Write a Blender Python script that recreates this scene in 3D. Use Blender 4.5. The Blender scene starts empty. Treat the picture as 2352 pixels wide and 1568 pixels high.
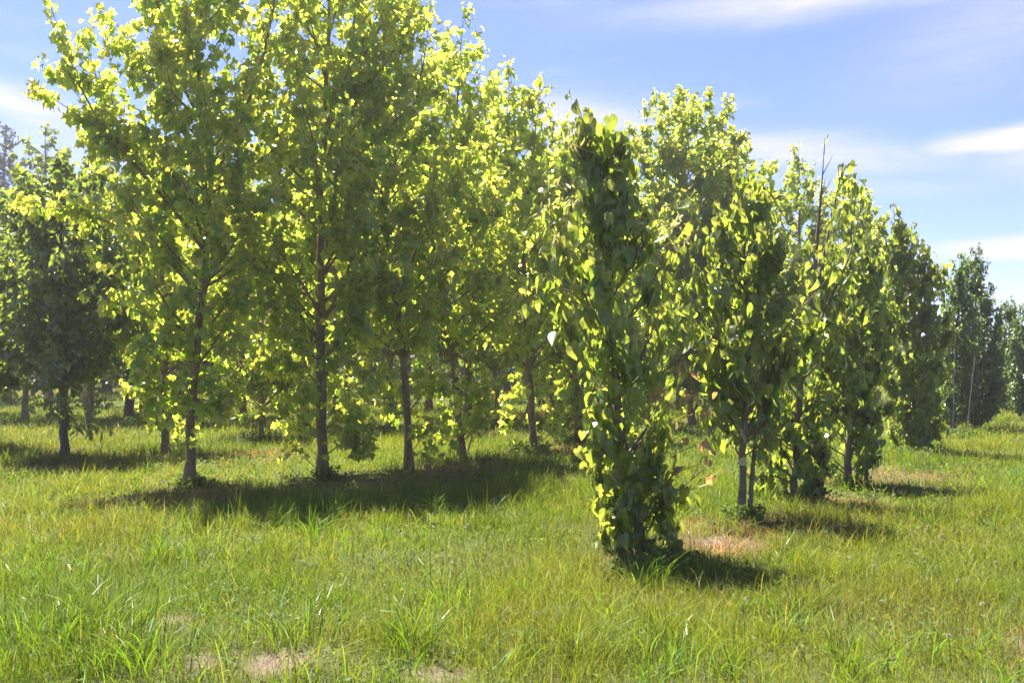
import bpy, math
import numpy as np

C = bpy.context.scene.collection
HAZE = 0.0011
R = math.radians
PI = math.pi

# ------------------------------------------------------------------ camera
CAMH, PITCH, F = 1.6, math.atan(46 / 2287.0), 2287.0


def ray(px, py):
    """direction of a point of the 2352 x 1568 survey of the place"""
    a, b = (px - 1176) / F, (784 - py) / F
    cp, sp = math.cos(PITCH), math.sin(PITCH)
    return np.array([a, cp - b * sp, sp + b * cp])


def at(px, py):
    d = ray(px, py)
    k = CAMH / -d[2]
    return np.array([d[0] * k, d[1] * k, 0.0])


def up_at(px, py, Y):
    d = ray(px, py)
    k = Y / d[1]
    return np.array([d[0] * k, Y, CAMH + d[2] * k])


cam_d = bpy.data.cameras.new('camera')
cam_d.lens, cam_d.sensor_width = 35.0, 36.0
cam_d.clip_end = 6000
cam = bpy.data.objects.new('camera', cam_d)
C.objects.link(cam)
cam.location = (0, 0, CAMH)
cam.rotation_euler = (PI / 2 + PITCH, 0, 0)
bpy.context.scene.camera = cam

# ------------------------------------------------------------------ helpers


def tag(o, label=None, cat=None, group=None, kind=None):
    for k, v in (('label', label), ('category', cat), ('group', group), ('kind', kind)):
        if v:
            o[k] = v
    return o


def empty(name, loc, label, cat, group=None):
    o = bpy.data.objects.new(name, None)
    o.empty_display_size = 0.2
    C.objects.link(o)
    o.location = tuple(float(v) for v in loc)
    return tag(o, label, cat, group)


class Geo:
    """collects geometry for ONE mesh object"""

    def __init__(self):
        self.v, self.f, self.t, self.n = [], {}, [], 0

    def add(self, v, faces, tint=None):
        v = np.asarray(v, dtype=np.float32).reshape(-1, 3)
        for f in faces:
            f = np.asarray(f, dtype=np.int64)
            if len(f):
                self.f.setdefault(f.shape[1], []).append(f + self.n)
        self.v.append(v)
        if tint is None:
            tint = np.zeros((len(v), 3), np.float32)
        tint = np.asarray(tint, np.float32)
        if tint.ndim == 1:
            tint = np.repeat(tint[:, None], 3, axis=1)
        self.t.append(tint)
        self.n += len(v)

    def build(self, name, mat, parent=None, smooth=False):
        me = bpy.data.meshes.new(name)
        v = np.concatenate(self.v)
        me.vertices.add(len(v))
        me.vertices.foreach_set('co', v.ravel())
        li, ls, k0 = [], [], 0
        for k, fs in self.f.items():
            f = np.concatenate(fs)
            li.append(f.ravel())
            ls.append(k0 + np.arange(len(f)) * k)
            k0 += f.size
        li, ls = np.concatenate(li).astype(np.int32), np.concatenate(ls).astype(np.int32)
        me.loops.add(len(li))
        me.loops.foreach_set('vertex_index', li)
        me.polygons.add(len(ls))
        me.polygons.foreach_set('loop_start', ls)
        me.polygons.foreach_set('use_smooth', np.full(len(ls), smooth, dtype=bool))
        me.update(calc_edges=True)
        a = me.attributes.new('tint', 'FLOAT_COLOR', 'POINT')
        t = np.concatenate(self.t)
        a.data.foreach_set('color', np.concatenate([t, np.ones((len(t), 1), np.float32)], axis=1).ravel())
        me.materials.append(mat)
        o = bpy.data.objects.new(name, me)
        C.objects.link(o)
        if parent:
            o.parent = parent
        return o


def unit(a):
    return a / np.maximum(np.linalg.norm(a, axis=-1, keepdims=True), 1e-9)


def tubes(geo, P, Rad, sides=6, tint=0.5):
    """n polylines of k points with radii -> tubes"""
    P = np.asarray(P, float)
    Rad = np.asarray(Rad, float)
    if P.ndim == 2:
        P, Rad = P[None], Rad[None]
    n, k, _ = P.shape
    T = np.empty_like(P)
    T[:, 1:-1] = P[:, 2:] - P[:, :-2]
    T[:, 0] = P[:, 1] - P[:, 0]
    T[:, -1] = P[:, -1] - P[:, -2]
    T = unit(T)
    m = np.abs(T.mean(axis=1)[:, 2]) > 0.75
    ref = np.where(m[:, None], np.array([1.0, 0.13, 0.0]), np.array([0.05, 0.02, 1.0]))[:, None, :]
    A = unit(np.cross(T, np.broadcast_to(ref, T.shape)))
    B = np.cross(T, A)
    ang = np.arange(sides) / sides * 2 * PI
    ring = (A[:, :, None, :] * np.cos(ang)[None, None, :, None] + B[:, :, None, :] * np.sin(ang)[None, None, :, None])
    V = P[:, :, None, :] + ring * Rad[:, :, None, None]
    idx = np.arange(n * k * sides).reshape(n, k, sides)
    a = idx[:, :-1, :]
    b = np.roll(idx, -1, axis=2)[:, :-1, :]
    c = np.roll(idx, -1, axis=2)[:, 1:, :]
    d = idx[:, 1:, :]
    f = np.stack([a, b, c, d], axis=-1).reshape(-1, 4)
    geo.add(V.reshape(-1, 3), [f], np.full(n * k * sides, tint))


def leaf_template(half, folds, ctr):
    """half outline from base to tip (x>=0) -> fan of triangles round a centre"""
    half = np.array(half, float)
    left = half[1:-1][::-1] * [-1, 1]
    out = np.concatenate([half, left])
    v = np.concatenate([[[0, ctr]], out])
    z = folds[0] * np.abs(v[:, 0]) - folds[1] * v[:, 1] ** 2
    V = np.column_stack([v, z])
    m = len(out)
    f = np.array([[0, 1 + i, 1 + (i + 1) % m] for i in range(m)])
    return V, f


PLANE_LEAF = leaf_template([(0, 0.04), (0.20, -0.08), (0.48, 0.08), (0.36, 0.27), (0.58, 0.54), (0.44, 0.60), (0.27, 0.62), (0, 1.0)], (0.28, 0.20), 0.36)
HEART_LEAF = leaf_template([(0, 0.07), (0.17, -0.05), (0.36, 0.02), (0.47, 0.25), (0.42, 0.52), (0.22, 0.82), (0, 1.08)], (0.20, 0.20), 0.35)
OVAL_LEAF = leaf_template([(0, 0), (0.22, 0.22), (0.27, 0.5), (0.15, 0.82), (0, 1.0)], (0.3, 0.15), 0.4)
OAK_LEAF = leaf_template([(0, 0), (0.12, 0.15), (0.2, 0.35), (0.33, 0.5), (0.3, 0.7), (0.16, 0.9), (0, 1.0)], (0.2, 0.18), 0.45)
FAR_LEAF = (np.array([[0, 0, 0], [0.33, 0.45, 0.08], [0, 1.0, -0.1], [-0.33, 0.5, 0.08]]), np.array([[0, 1, 2], [0, 2, 3]]))


def leaves(geo, rng, pos, tip, nor, size, template, tint, squash=None):
    V, f = template
    n = len(pos)
    y = unit(tip)
    z = unit(nor - y * np.sum(nor * y, axis=1, keepdims=True))
    x = np.cross(y, z)
    W = V[None] * size[:, None, None]
    if squash is not None:
        W = W * np.stack([squash, np.ones(n), np.ones(n)], axis=1)[:, None, :]
    # a little individual curl
    curl = rng.uniform(-0.35, 0.75, n)[:, None] * (V[None, :, 1] ** 2) * size[:, None]
    P = pos[:, None] + W[..., 0:1] * x[:, None] + W[..., 1:2] * y[:, None] + (W[..., 2:3] - curl[..., None]) * z[:, None]
    m = len(V)
    F_ = (f[None] + (np.arange(n) * m)[:, None, None]).reshape(-1, f.shape[1])
    mid = np.tile((np.abs(V[:, 0]) < 1e-6).astype(np.float32), n)
    tt = np.repeat(tint, m)
    geo.add(P.reshape(-1, 3), [F_], np.stack([tt, mid, tt], axis=1))


# lattice noise for patches of the meadow
_nr = np.random.RandomState(7)
_lat = _nr.rand(256, 256)


def vnoise(x, y, s):
    x, y = np.asarray(x) / s + 100.0, np.asarray(y) / s + 100.0
    xi, yi = np.floor(x).astype(int), np.floor(y).astype(int)
    fx, fy = x - xi, y - yi
    fx, fy = fx * fx * (3 - 2 * fx), fy * fy * (3 - 2 * fy)
    g = lambda i, j: _lat[i % 256, j % 256]
    return (g(xi, yi) * (1 - fx) + g(xi + 1, yi) * fx) * (1 - fy) + (g(xi, yi + 1) * (1 - fx) + g(xi + 1, yi + 1) * fx) * fy


def fnoise(x, y, s):
    return (vnoise(x, y, s) + 0.5 * vnoise(x + 31, y - 17, s / 2.1) + 0.25 * vnoise(x - 11, y + 57, s / 4.3)) / 1.75


def ground_z(x, y):
    d = np.hypot(x, y)
    return (fnoise(x, y, 1.4) - 0.5) * 0.09 * np.clip(1.5 - d / 60, 0, 1) + (vnoise(x + 9, y, 7.0) - 0.5) * 0.12


# ------------------------------------------------------------------ materials


def new_mat(name):
    m = bpy.data.materials.new(name)
    m.use_nodes = True
    nt = m.node_tree
    nt.nodes.clear()
    return m, nt, nt.nodes.new('ShaderNodeOutputMaterial')


def ramp(nt, cols):
    r = nt.nodes.new('ShaderNodeValToRGB')
    e = r.color_ramp.elements
    for i, (p, c) in enumerate(cols):
        if i > 1:
            e.new(p)
        e[i].position = p
    for i, (p, c) in enumerate(cols):
        e[i].position = p
        e[i].color = (*c, 1)
    return r


def leaf_mat(name, refl, trans, rough=0.42, mix=0.45, under=1.0, spec=0.5, coat=0.0):
    m, nt, out = new_mat(name)
    N, L = nt.nodes.new, nt.links.new
    at_ = N('ShaderNodeAttribute')
    at_.attribute_name = 'tint'
    sep = N('ShaderNodeSeparateColor')
    L(at_.outputs['Color'], sep.inputs[0])
    r1, r2 = ramp(nt, refl), ramp(nt, trans)
    L(sep.outputs[0], r1.inputs[0])
    L(sep.outputs[0], r2.inputs[0])
    # blotches inside a leaf
    tc = N('ShaderNodeTexCoord')
    nz = N('ShaderNodeTexNoise')
    nz.inputs['Scale'].default_value = 26
    nz.inputs['Detail'].default_value = 2
    L(tc.outputs['Object'], nz.inputs['Vector'])
    mr = N('ShaderNodeMapRange')
    mr.inputs['From Min'].default_value, mr.inputs['From Max'].default_value = 0.3, 0.7
    mr.inputs['To Min'].default_value, mr.inputs['To Max'].default_value = 0.78, 1.18
    L(nz.outputs[0], mr.inputs[0])

    def scaled(src):
        v = N('ShaderNodeVectorMath')
        v.operation = 'SCALE'
        L(src, v.inputs[0])
        L(mr.outputs[0], v.inputs['Scale'])
        return v.outputs[0]
    def veined(src, k):
        # paler midrib
        vr = N('ShaderNodeMapRange')
        vr.inputs['From Min'].default_value, vr.inputs['From Max'].default_value = 0.78, 1.0
        vr.inputs['To Max'].default_value = k
        L(sep.outputs[1], vr.inputs[0])
        mv = N('ShaderNodeMix')
        mv.data_type = 'RGBA'
        L(vr.outputs[0], mv.inputs[0])
        L(src, mv.inputs[6])
        mv.inputs[7].default_value = (0.30, 0.33, 0.12, 1)
        return mv.outputs[2]
    c1, c2 = veined(scaled(r1.outputs[0]), 0.55), veined(scaled(r2.outputs[0]), 0.25)
    if under != 1.0:
        g = N('ShaderNodeNewGeometry')
        mu = N('ShaderNodeMix')
        mu.data_type = 'RGBA'
        L(g.outputs['Backfacing'], mu.inputs[0])
        L(c1, mu.inputs[6])
        v = N('ShaderNodeVectorMath')
        v.operation = 'MULTIPLY'
        L(c1, v.inputs[0])
        v.inputs[1].default_value = (under, under, under * 1.25)
        L(v.outputs[0], mu.inputs[7])
        c1 = mu.outputs[2]
    b = N('ShaderNodeBsdfPrincipled')
    b.inputs['Roughness'].default_value = rough
    b.inputs['Specular IOR Level'].default_value = spec
    L(c1, b.inputs['Base Color'])
    t = N('ShaderNodeBsdfTranslucent')
    L(c2, t.inputs['Color'])
    mx = N('ShaderNodeMixShader')
    mx.inputs[0].default_value = mix
    L(b.outputs[0], mx.inputs[1])
    L(t.outputs[0], mx.inputs[2])
    L(mx.outputs[0], out.inputs['Surface'])
    return m


def bark_mat(name, dark, light, scale=14.0, bump=0.5):
    m, nt, out = new_mat(name)
    N, L = nt.nodes.new, nt.links.new
    tc = N('ShaderNodeTexCoord')
    mp = N('ShaderNodeMapping')
    mp.inputs['Scale'].default_value = (1, 1, 0.28)
    L(tc.outputs['Object'], mp.inputs[0])
    n1 = N('ShaderNodeTexNoise')
    n1.inputs['Scale'].default_value = scale
    n1.inputs['Detail'].default_value = 6
    n1.inputs['Roughness'].default_value = 0.7
    L(mp.outputs[0], n1.inputs['Vector'])
    n2 = N('ShaderNodeTexNoise')
    n2.inputs['Scale'].default_value = scale * 4
    n2.inputs['Detail'].default_value = 4
    L(mp.outputs[0], n2.inputs['Vector'])
    ad = N('ShaderNodeMath')
    ad.operation = 'MULTIPLY_ADD'
    L(n2.outputs[0], ad.inputs[0])
    ad.inputs[1].default_value = 0.5
    L(n1.outputs[0], ad.inputs[2])
    r = ramp(nt, [(0.45, dark), (0.95, light), (0.72, tuple((a * 1.2 + b) / 2.2 for a, b in zip(dark, light)))])
    L(ad.outputs[0], r.inputs[0])
    b = N('ShaderNodeBsdfPrincipled')
    b.inputs['Roughness'].default_value = 0.9
    b.inputs['Specular IOR Level'].default_value = 0.12
    L(r.outputs[0], b.inputs['Base Color'])
    bp = N('ShaderNodeBump')
    bp.inputs['Strength'].default_value = bump
    bp.inputs['Distance'].default_value = 0.02
    L(ad.outputs[0], bp.inputs['Height'])
    L(bp.outputs[0], b.inputs['Normal'])
    L(b.outputs[0], out.inputs['Surface'])
    return m


def blade_mat(name, mix=0.42, rough=0.5):
    """grass: the colour of each blade comes with the blade"""
    m, nt, out = new_mat(name)
    N, L = nt.nodes.new, nt.links.new
    a = N('ShaderNodeAttribute')
    a.attribute_name = 'tint'
    b = N('ShaderNodeBsdfPrincipled')
    b.inputs['Roughness'].default_value = rough
    b.inputs['Specular IOR Level'].default_value = 0.18
    L(a.outputs['Color'], b.inputs['Base Color'])
    t = N('ShaderNodeBsdfTranslucent')
    v = N('ShaderNodeVectorMath')
    v.operation = 'MULTIPLY'
    L(a.outputs['Color'], v.inputs[0])
    v.inputs[1].default_value = (2.5, 2.3, 1.0)
    L(v.outputs[0], t.inputs['Color'])
    mx = N('ShaderNodeMixShader')
    mx.inputs[0].default_value = mix
    L(b.outputs[0], mx.inputs[1])
    L(t.outputs[0], mx.inputs[2])
    L(mx.outputs[0], out.inputs['Surface'])
    return m


M = {}
M['plane_leaf'] = leaf_mat('plane_leaf', [(0, (0.075, 0.140, 0.020)), (1, (0.150, 0.175, 0.030)), (0.6, (0.105, 0.155, 0.024))],
                           [(0, (0.34, 0.58, 0.03)), (1, (1.0, 0.86, 0.11)), (0.55, (0.66, 0.75, 0.05))], 0.22, 0.63, 1.35, 0.9)
M['linden_leaf'] = leaf_mat('linden_leaf', [(0, (0.055, 0.105, 0.020)), (1, (0.140, 0.165, 0.036)), (0.7, (0.082, 0.130, 0.025))],
                            [(0, (0.33, 0.47, 0.03)), (1, (0.56, 0.54, 0.08)), (0.7, (0.42, 0.52, 0.04))], 0.34, 0.51, 1.5, 0.6)
M['oak_leaf'] = leaf_mat('oak_leaf', [(0, (0.035, 0.078, 0.020)), (1, (0.095, 0.130, 0.034))],
                         [(0, (0.24, 0.36, 0.03)), (1, (0.52, 0.56, 0.06))], 0.24, 0.42, 1.3, 0.9)
M['pear_leaf'] = leaf_mat('pear_leaf', [(0, (0.036, 0.076, 0.026)), (1, (0.080, 0.120, 0.038))],
                          [(0, (0.18, 0.32, 0.02)), (1, (0.40, 0.50, 0.04))], 0.28, 0.38, 1.3, 0.7)
M['far_leaf'] = leaf_mat('far_leaf', [(0, (0.035, 0.070, 0.020)), (1, (0.090, 0.120, 0.032))],
                         [(0, (0.14, 0.24, 0.02)), (1, (0.32, 0.38, 0.03))], 0.4, 0.36, 1.2, 0.45)
M['needle'] = leaf_mat('needle', [(0, (0.030, 0.055, 0.030)), (1, (0.055, 0.080, 0.045))],
                       [(0, (0.06, 0.10, 0.03)), (1, (0.10, 0.15, 0.05))], 0.5, 0.2, 1.0, 0.4)
M['red_leaf'] = leaf_mat('red_leaf', [(0, (0.28, 0.15, 0.09)), (1, (0.30, 0.21, 0.08))],
                         [(0, (0.55, 0.27, 0.12)), (1, (0.62, 0.46, 0.10))], 0.4, 0.42, 1.3)
M['bract'] = leaf_mat('bract', [(0, (0.34, 0.30, 0.13)), (1, (0.46, 0.43, 0.24))],
                      [(0, (0.50, 0.42, 0.12)), (1, (0.60, 0.55, 0.22))], 0.5, 0.4)
M['dry_leaf'] = leaf_mat('dry_leaf', [(0, (0.10, 0.060, 0.030)), (1, (0.16, 0.10, 0.05))],
                         [(0, (0.16, 0.08, 0.03)), (1, (0.22, 0.12, 0.04))], 0.7, 0.25)
M['weed_leaf'] = leaf_mat('weed_leaf', [(0, (0.035, 0.075, 0.018)), (1, (0.075, 0.115, 0.025))],
                          [(0, (0.16, 0.26, 0.015)), (1, (0.28, 0.36, 0.025))], 0.6, 0.38, 1.0, 0.2)
M['plane_bark'] = bark_mat('plane_bark', (0.085, 0.056, 0.028), (0.31, 0.225, 0.125))
M['linden_bark'] = bark_mat('linden_bark', (0.080, 0.063, 0.038), (0.24, 0.195, 0.13), 9, 0.3)
M['dark_bark'] = bark_mat('dark_bark', (0.040, 0.034, 0.028), (0.13, 0.115, 0.095), 16)
M['grass'] = blade_mat('grass')
M['tuft'] = blade_mat('tuft', 0.42, 0.36)


def plain(name, col, rough=0.6, noise=0.25):
    m, nt, out = new_mat(name)
    N, L = nt.nodes.new, nt.links.new
    b = N('ShaderNodeBsdfPrincipled')
    b.inputs['Roughness'].default_value = rough
    tc = N('ShaderNodeTexCoord')
    nz = N('ShaderNodeTexNoise')
    nz.inputs['Scale'].default_value = 30
    nz.inputs['Detail'].default_value = 4
    L(tc.outputs['Object'], nz.inputs['Vector'])
    r = ramp(nt, [(0.3, tuple(c * (1 - noise) for c in col)), (0.7, tuple(min(1, c * (1 + noise)) for c in col))])
    L(nz.outputs[0], r.inputs[0])
    L(r.outputs[0], b.inputs['Base Color'])
    L(b.outputs[0], out.inputs['Surface'])
    return m


M['stake'] = plain('stake', (0.17, 0.175, 0.18), 0.45, 0.12)
M['clover'] = plain('clover', (0.46, 0.41, 0.30), 0.8, 0.2)
M['stem'] = plain('stem', (0.08, 0.12, 0.03), 0.6)

# meadow soil: earth, old thatch and moss, real colours only
m, nt, out = new_mat('meadow_soil')
N, L = nt.nodes.new, nt.links.new
tc = N('ShaderNodeTexCoord')
n1 = N('ShaderNodeTexNoise'); n1.inputs['Scale'].default_value = 0.9; n1.inputs['Detail'].default_value = 5
n2 = N('ShaderNodeTexNoise'); n2.inputs['Scale'].default_value = 22; n2.inputs['Detail'].default_value = 8; n2.inputs['Roughness'].default_value = 0.75
L(tc.outputs['Object'], n1.inputs['Vector']); L(tc.outputs['Object'], n2.inputs['Vector'])
aa = N('ShaderNodeAttribute'); aa.attribute_name = 'tint'
r1 = ramp(nt, [(0.30, (0.040, 0.055, 0.016)), (0.72, (0.10, 0.095, 0.040)), (0.5, (0.060, 0.075, 0.022))])
r2 = ramp(nt, [(0.30, (0.08, 0.055, 0.038)), (0.70, (0.24, 0.17, 0.125))])
L(n2.outputs[0], r1.inputs[0]); L(n2.outputs[0], r2.inputs[0])
mx = N('ShaderNodeMix'); mx.data_type = 'RGBA'
sp = N('ShaderNodeSeparateColor'); L(aa.outputs['Color'], sp.inputs[0])
L(sp.outputs[0], mx.inputs[0]); L(r1.outputs[0], mx.inputs[6]); L(r2.outputs[0], mx.inputs[7])
bs = N('ShaderNodeBsdfPrincipled'); bs.inputs['Roughness'].default_value = 0.95; bs.inputs['Specular IOR Level'].default_value = 0.2
L(mx.outputs[2], bs.inputs['Base Color'])
bp = N('ShaderNodeBump'); bp.inputs['Strength'].default_value = 0.8; bp.inputs['Distance'].default_value = 0.03
L(n2.outputs[0], bp.inputs['Height']); L(bp.outputs[0], bs.inputs['Normal'])
L(bs.outputs[0], out.inputs['Surface'])
M['soil'] = m

# ------------------------------------------------------------------ ground
SOIL = [(380, 1448, .14, .05), (335, 1420, .06, .03), (640, 1548, .19, .055), (600, 1556, .09, .03), (1010, 1562, .20, .05), (470, 1545, .08, .03), (560, 1420, .05, .03), (1630, 1250, .12, .07), (2335, 1475, .07, .04), (1790, 1225, .12, .06)]
SOIL = [(*at(a, b)[:2], r, s) for a, b, r, s in SOIL]
# worn, dried-off patches of grass: (place, radius, strength)
DRY = [(1665, 1255, .48, 1.0), (1600, 1215, .35, .8), (1790, 1215, .55, .8), (1930, 1150, .6, .8), (2075, 1090, .75, .95), (1060, 1085, .7, .9), (800, 1125, .8, .8), (450, 1150, .7, .6),
       (1250, 1045, .8, .8), (560, 1060, 1.0, .6), (1330, 1030, .8, .6), (700, 1140, .5, .6), (1000, 1105, .5, .7), (130, 1080, .7, .4), (1440, 1290, .25, .5), (290, 1170, .6, .5),
       (2330, 1500, .35, .4), (1180, 960, 1.2, .7), (1020, 985, .9, .7), (930, 880, 3.5, .8), (150, 900, 6, .5), (880, 850, 4, .8)]
DRY = [(*at(a, b)[:2], r, s) for a, b, r, s in DRY]


OLIVE = [(2150, 1450, 1.2, .5), (2300, 1330, .9, .3), (120, 1230, 1.9, .8), (330, 1180, 1.0, .6), (1130, 1450, .45, .7), (1330, 1480, .4, .5), (1010, 1330, .6, .3), (2050, 1200, 1.2, .4), (1750, 1450, .3, .5), (500, 1060, 1.5, .5)]
OLIVE = [(*at(a, b)[:2], r, s) for a, b, r, s in OLIVE]


def spot(x, y, S, soft=0.35):
    o = np.zeros_like(x)
    w = (fnoise(x + 3, y, 0.35) - 0.5) * 0.9
    for cx, cy, r, s in S:
        d = np.hypot((x - cx), (y - cy) * 0.8) / r
        o = np.maximum(o, s * np.clip((1.15 - d + w) / soft, 0, 1))
    return o


def soil_at(x, y):
    o = np.zeros_like(x)
    w = (fnoise(x + 3, y, 0.25) - 0.5) * 1.1
    for cx, cy, rx, ry in SOIL:
        d = np.hypot((x - cx) / rx, (y - cy) / (ry * 3.2))
        o = np.maximum(o, np.clip((1.1 - d + w) / 0.4, 0, 1))
    return o


def axis(lim, near, n_near, n_far):
    a = np.linspace(-near, near, n_near)
    b = near * (lim / near) ** (np.arange(1, n_far + 1) / n_far)
    return np.concatenate([-b[::-1], a, b])


gx = axis(1800, 14, 150, 34)
gy = axis(1800, 14, 150, 34) + 14.0
X, Y = np.meshgrid(gx, gy)
Z = ground_z(X, Y)
nx, ny = len(gx), len(gy)
idx = np.arange(nx * ny).reshape(ny, nx)
gf = np.stack([idx[:-1, :-1], idx[:-1, 1:], idx[1:, 1:], idx[1:, :-1]], axis=-1).reshape(-1, 4)
g = Geo()
g.add(np.stack([X, Y, Z], axis=-1), [gf], soil_at(X, Y).ravel())
tag(g.build('ground', M['soil'], smooth=True), 'earth of the meadow, pale where the turf is worn through', 'ground', kind='structure')

# ------------------------------------------------------------------ grass


def blades(geo, rng, x, y, h, w, bend, col, segs=3, az=None):
    n = len(x)
    if az is None:
        az = rng.uniform(0, 2 * PI, n)
    d = np.stack([np.cos(az), np.sin(az), np.zeros(n)], 1)
    sa = az + PI / 2 + rng.normal(0, 0.7, n)
    s = np.stack([np.cos(sa), np.sin(sa), rng.normal(0, 0.12, n)], 1)
    base = np.stack([x, y, ground_z(x, y) - 0.01], 1)
    lean = rng.uniform(0.0, 0.25, n)
    pts = []
    for i in range(segs):
        t = i / segs
        ww = w * (1 - t * 0.55)
        c = base + np.outer(h * (t - 0.42 * bend * t ** 2.4), [0, 0, 1]) + d * (h * (bend * 0.75 * t ** 2 + lean * t))[:, None]
        pts += [c - s * ww[:, None] * .5, c + s * ww[:, None] * .5]
    pts.append(base + np.outer(h * (1 - 0.42 * bend), [0, 0, 1]) + d * (h * (bend * 0.75 + lean))[:, None])
    k = 2 * segs + 1
    V = np.stack(pts, axis=1)
    o = (np.arange(n) * k)[:, None]
    q = [np.array([2 * i, 2 * i + 1, 2 * i + 3, 2 * i + 2])[None] + o for i in range(segs - 1)]
    tr = np.array([2 * segs - 2, 2 * segs - 1, 2 * segs])[None] + o
    geo.add(V.reshape(-1, 3), q + [tr], np.repeat(col, k, axis=0))


def grass_colour(rng, x, y, dry):
    n = len(x)
    a = fnoise(x, y, 2.2) + rng.normal(0, 0.16, n)
    lo, hi = np.array([0.066, 0.114, 0.008]), np.array([0.130, 0.157, 0.012])
    c = lo + (hi - lo) * np.clip((a - 0.25) * 2, 0, 1)[:, None]
    # olive, older grass in broad patches
    ol = np.clip((fnoise(x + 40, y + 12, 3.0) - 0.52) * 5, 0, 1) * rng.rand(n)
    c = c * (1 - ol[:, None]) + np.array([0.105, 0.100, 0.020]) * ol[:, None]
    straw = rng.rand(n) < (0.035 + 0.85 * dry)
    k = rng.rand(n)[:, None]
    st = np.array([0.24, 0.175, 0.085]) * k + np.array([0.18, 0.105, 0.065]) * (1 - k)
    light = np.array([0.25, 0.21, 0.085])
    # worn-out, olive brown stretches
    o2 = spot(x, y, OLIVE, 0.9) * rng.uniform(0.1, 0.75, n)
    c = c * (1 - o2[:, None]) + np.array([0.135, 0.115, 0.035]) * o2[:, None]
    straw = straw | (rng.rand(n) < 0.15 * o2)
    st = np.where((dry > 0.25)[:, None], st, light * (0.6 + 0.5 * k))
    return np.where(straw[:, None], st, c) * rng.uniform(0.75, 1.25, n)[:, None]


rng = np.random.RandomState(3)
grass = Geo()


def field(y0, y1, dens, hscale, wscale, segs):
    """blades over the part of the meadow between two distances"""
    side = lambda yy: yy * 0.56 + 2.2
    n = int(dens * (y1 - y0) * 2 * side((y0 + y1) / 2))
    yy = np.sqrt(rng.uniform(y0 ** 2, y1 ** 2, n))
    xx = rng.uniform(-1, 1, n) * side(yy)
    sp_ = soil_at(xx, yy)
    keep = rng.rand(n) > sp_ * 0.86
    # thinner turf in places
    keep &= rng.rand(n) < 0.55 + 0.9 * fnoise(xx - 20, yy, 0.8)
    xx, yy = xx[keep], yy[keep]
    n = len(xx)
    dry = spot(xx, yy, DRY)
    tall = np.clip((fnoise(xx + 70, yy + 5, 0.9) - 0.42) * 4, 0, 1) * (0.5 + np.clip((vnoise(xx, yy + 40, 0.22) - 0.3) * 2, 0, 1))
    h = (rng.gamma(5, 0.018, n) + 0.03) * hscale * (0.75 + 0.9 * tall) * (1 - 0.5 * dry)
    w = rng.uniform(0.0028, 0.0052, n) * wscale
    bend = np.clip(rng.normal(0.55, 0.35, n), 0, 1.3)
    blades(grass, rng, xx, yy, h, w, bend, grass_colour(rng, xx, yy, dry), segs)


field(3.6, 7.5, 4300, 0.95, 0.82, 3)
field(7.5, 12.0, 2500, 1.0, 1.15, 3)
field(12.0, 20.0, 850, 1.05, 2.0, 2)
field(20.0, 36.0, 240, 1.15, 3.6, 2)
field(36.0, 75.0, 50, 1.35, 7.5, 2)
# looser knots of longer grass all over the meadow
nk = 2600
ky = np.sqrt(rng.uniform(4.0 ** 2, 22 ** 2, nk))
kx = rng.uniform(-1, 1, nk) * (ky * 0.56 + 2)
kd = fnoise(kx + 5, ky - 9, 1.6)
ok = (rng.rand(nk) < np.clip((kd - 0.30) * 3, 0.05, 1)) & (soil_at(kx, ky) < 0.2) & (spot(kx, ky, DRY) < 0.35)
for cx, cy in zip(kx[ok], ky[ok]):
    n = rng.randint(8, 34)
    r = rng.uniform(0.03, 0.13)
    x, y = cx + rng.normal(0, r, n), cy + rng.normal(0, r, n)
    h = rng.uniform(0.12, 0.34) * rng.uniform(0.5, 1.15, n)
    base = np.array([0.065, 0.120, 0.010]) if rng.rand() < 0.7 else np.array([0.12, 0.14, 0.016])
    col = base[None] * rng.uniform(0.75, 1.3, n)[:, None] * np.array([rng.uniform(0.9, 1.2), 1, 1])
    blades(grass, rng, x, y, h, rng.uniform(0.004, 0.0075, n) * (1 if cy < 9 else 1.5), np.clip(rng.normal(0.85, 0.4, n), 0, 1.5), col, 5)
# taller tufts of fresh grass in the open foreground
for i in range(420):
    cy = rng.uniform(4.6, 11.0)
    cx = rng.uniform(-1, 1) * (cy * 0.56 + 1)
    if fnoise(np.array([cx - 8]), np.array([cy + 21]), 1.3)[0] < 0.5 or soil_at(np.array([cx]), np.array([cy]))[0] > 0.1:
        continue
    n = rng.randint(10, 26)
    r = rng.uniform(0.03, 0.10)
    x, y = cx + rng.normal(0, r, n), cy + rng.normal(0, r, n)
    h = rng.uniform(0.26, 0.44) * rng.uniform(0.5, 1.1, n)
    col = np.array([0.095, 0.150, 0.011])[None] * rng.uniform(0.75, 1.25, n)[:, None] * np.array([rng.uniform(0.75, 1.2), 1, 1])
    blades(grass, rng, x, y, h, rng.uniform(0.004, 0.008, n), np.clip(rng.normal(0.75, 0.45, n), 0, 1.5), col, 6)
# thin seed stalks
n = 2600
sy = np.sqrt(rng.uniform(4.2 ** 2, 24 ** 2, n)); sx = rng.uniform(-1, 1, n) * (sy * 0.56 + 2)
k = rng.rand(n)[:, None]
blades(grass, rng, sx, sy, rng.uniform(0.16, 0.38, n), np.full(n, 0.003) * (0.8 + sy / 12), rng.uniform(0.1, 0.6, n),
       np.array([0.28, 0.22, 0.10]) * k + np.array([0.17, 0.12, 0.06]) * (1 - k), 3)
tag(grass.build('grass', M['grass']), 'rough green meadow grass with straw coloured blades among it', 'grass', kind='stuff')

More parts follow.
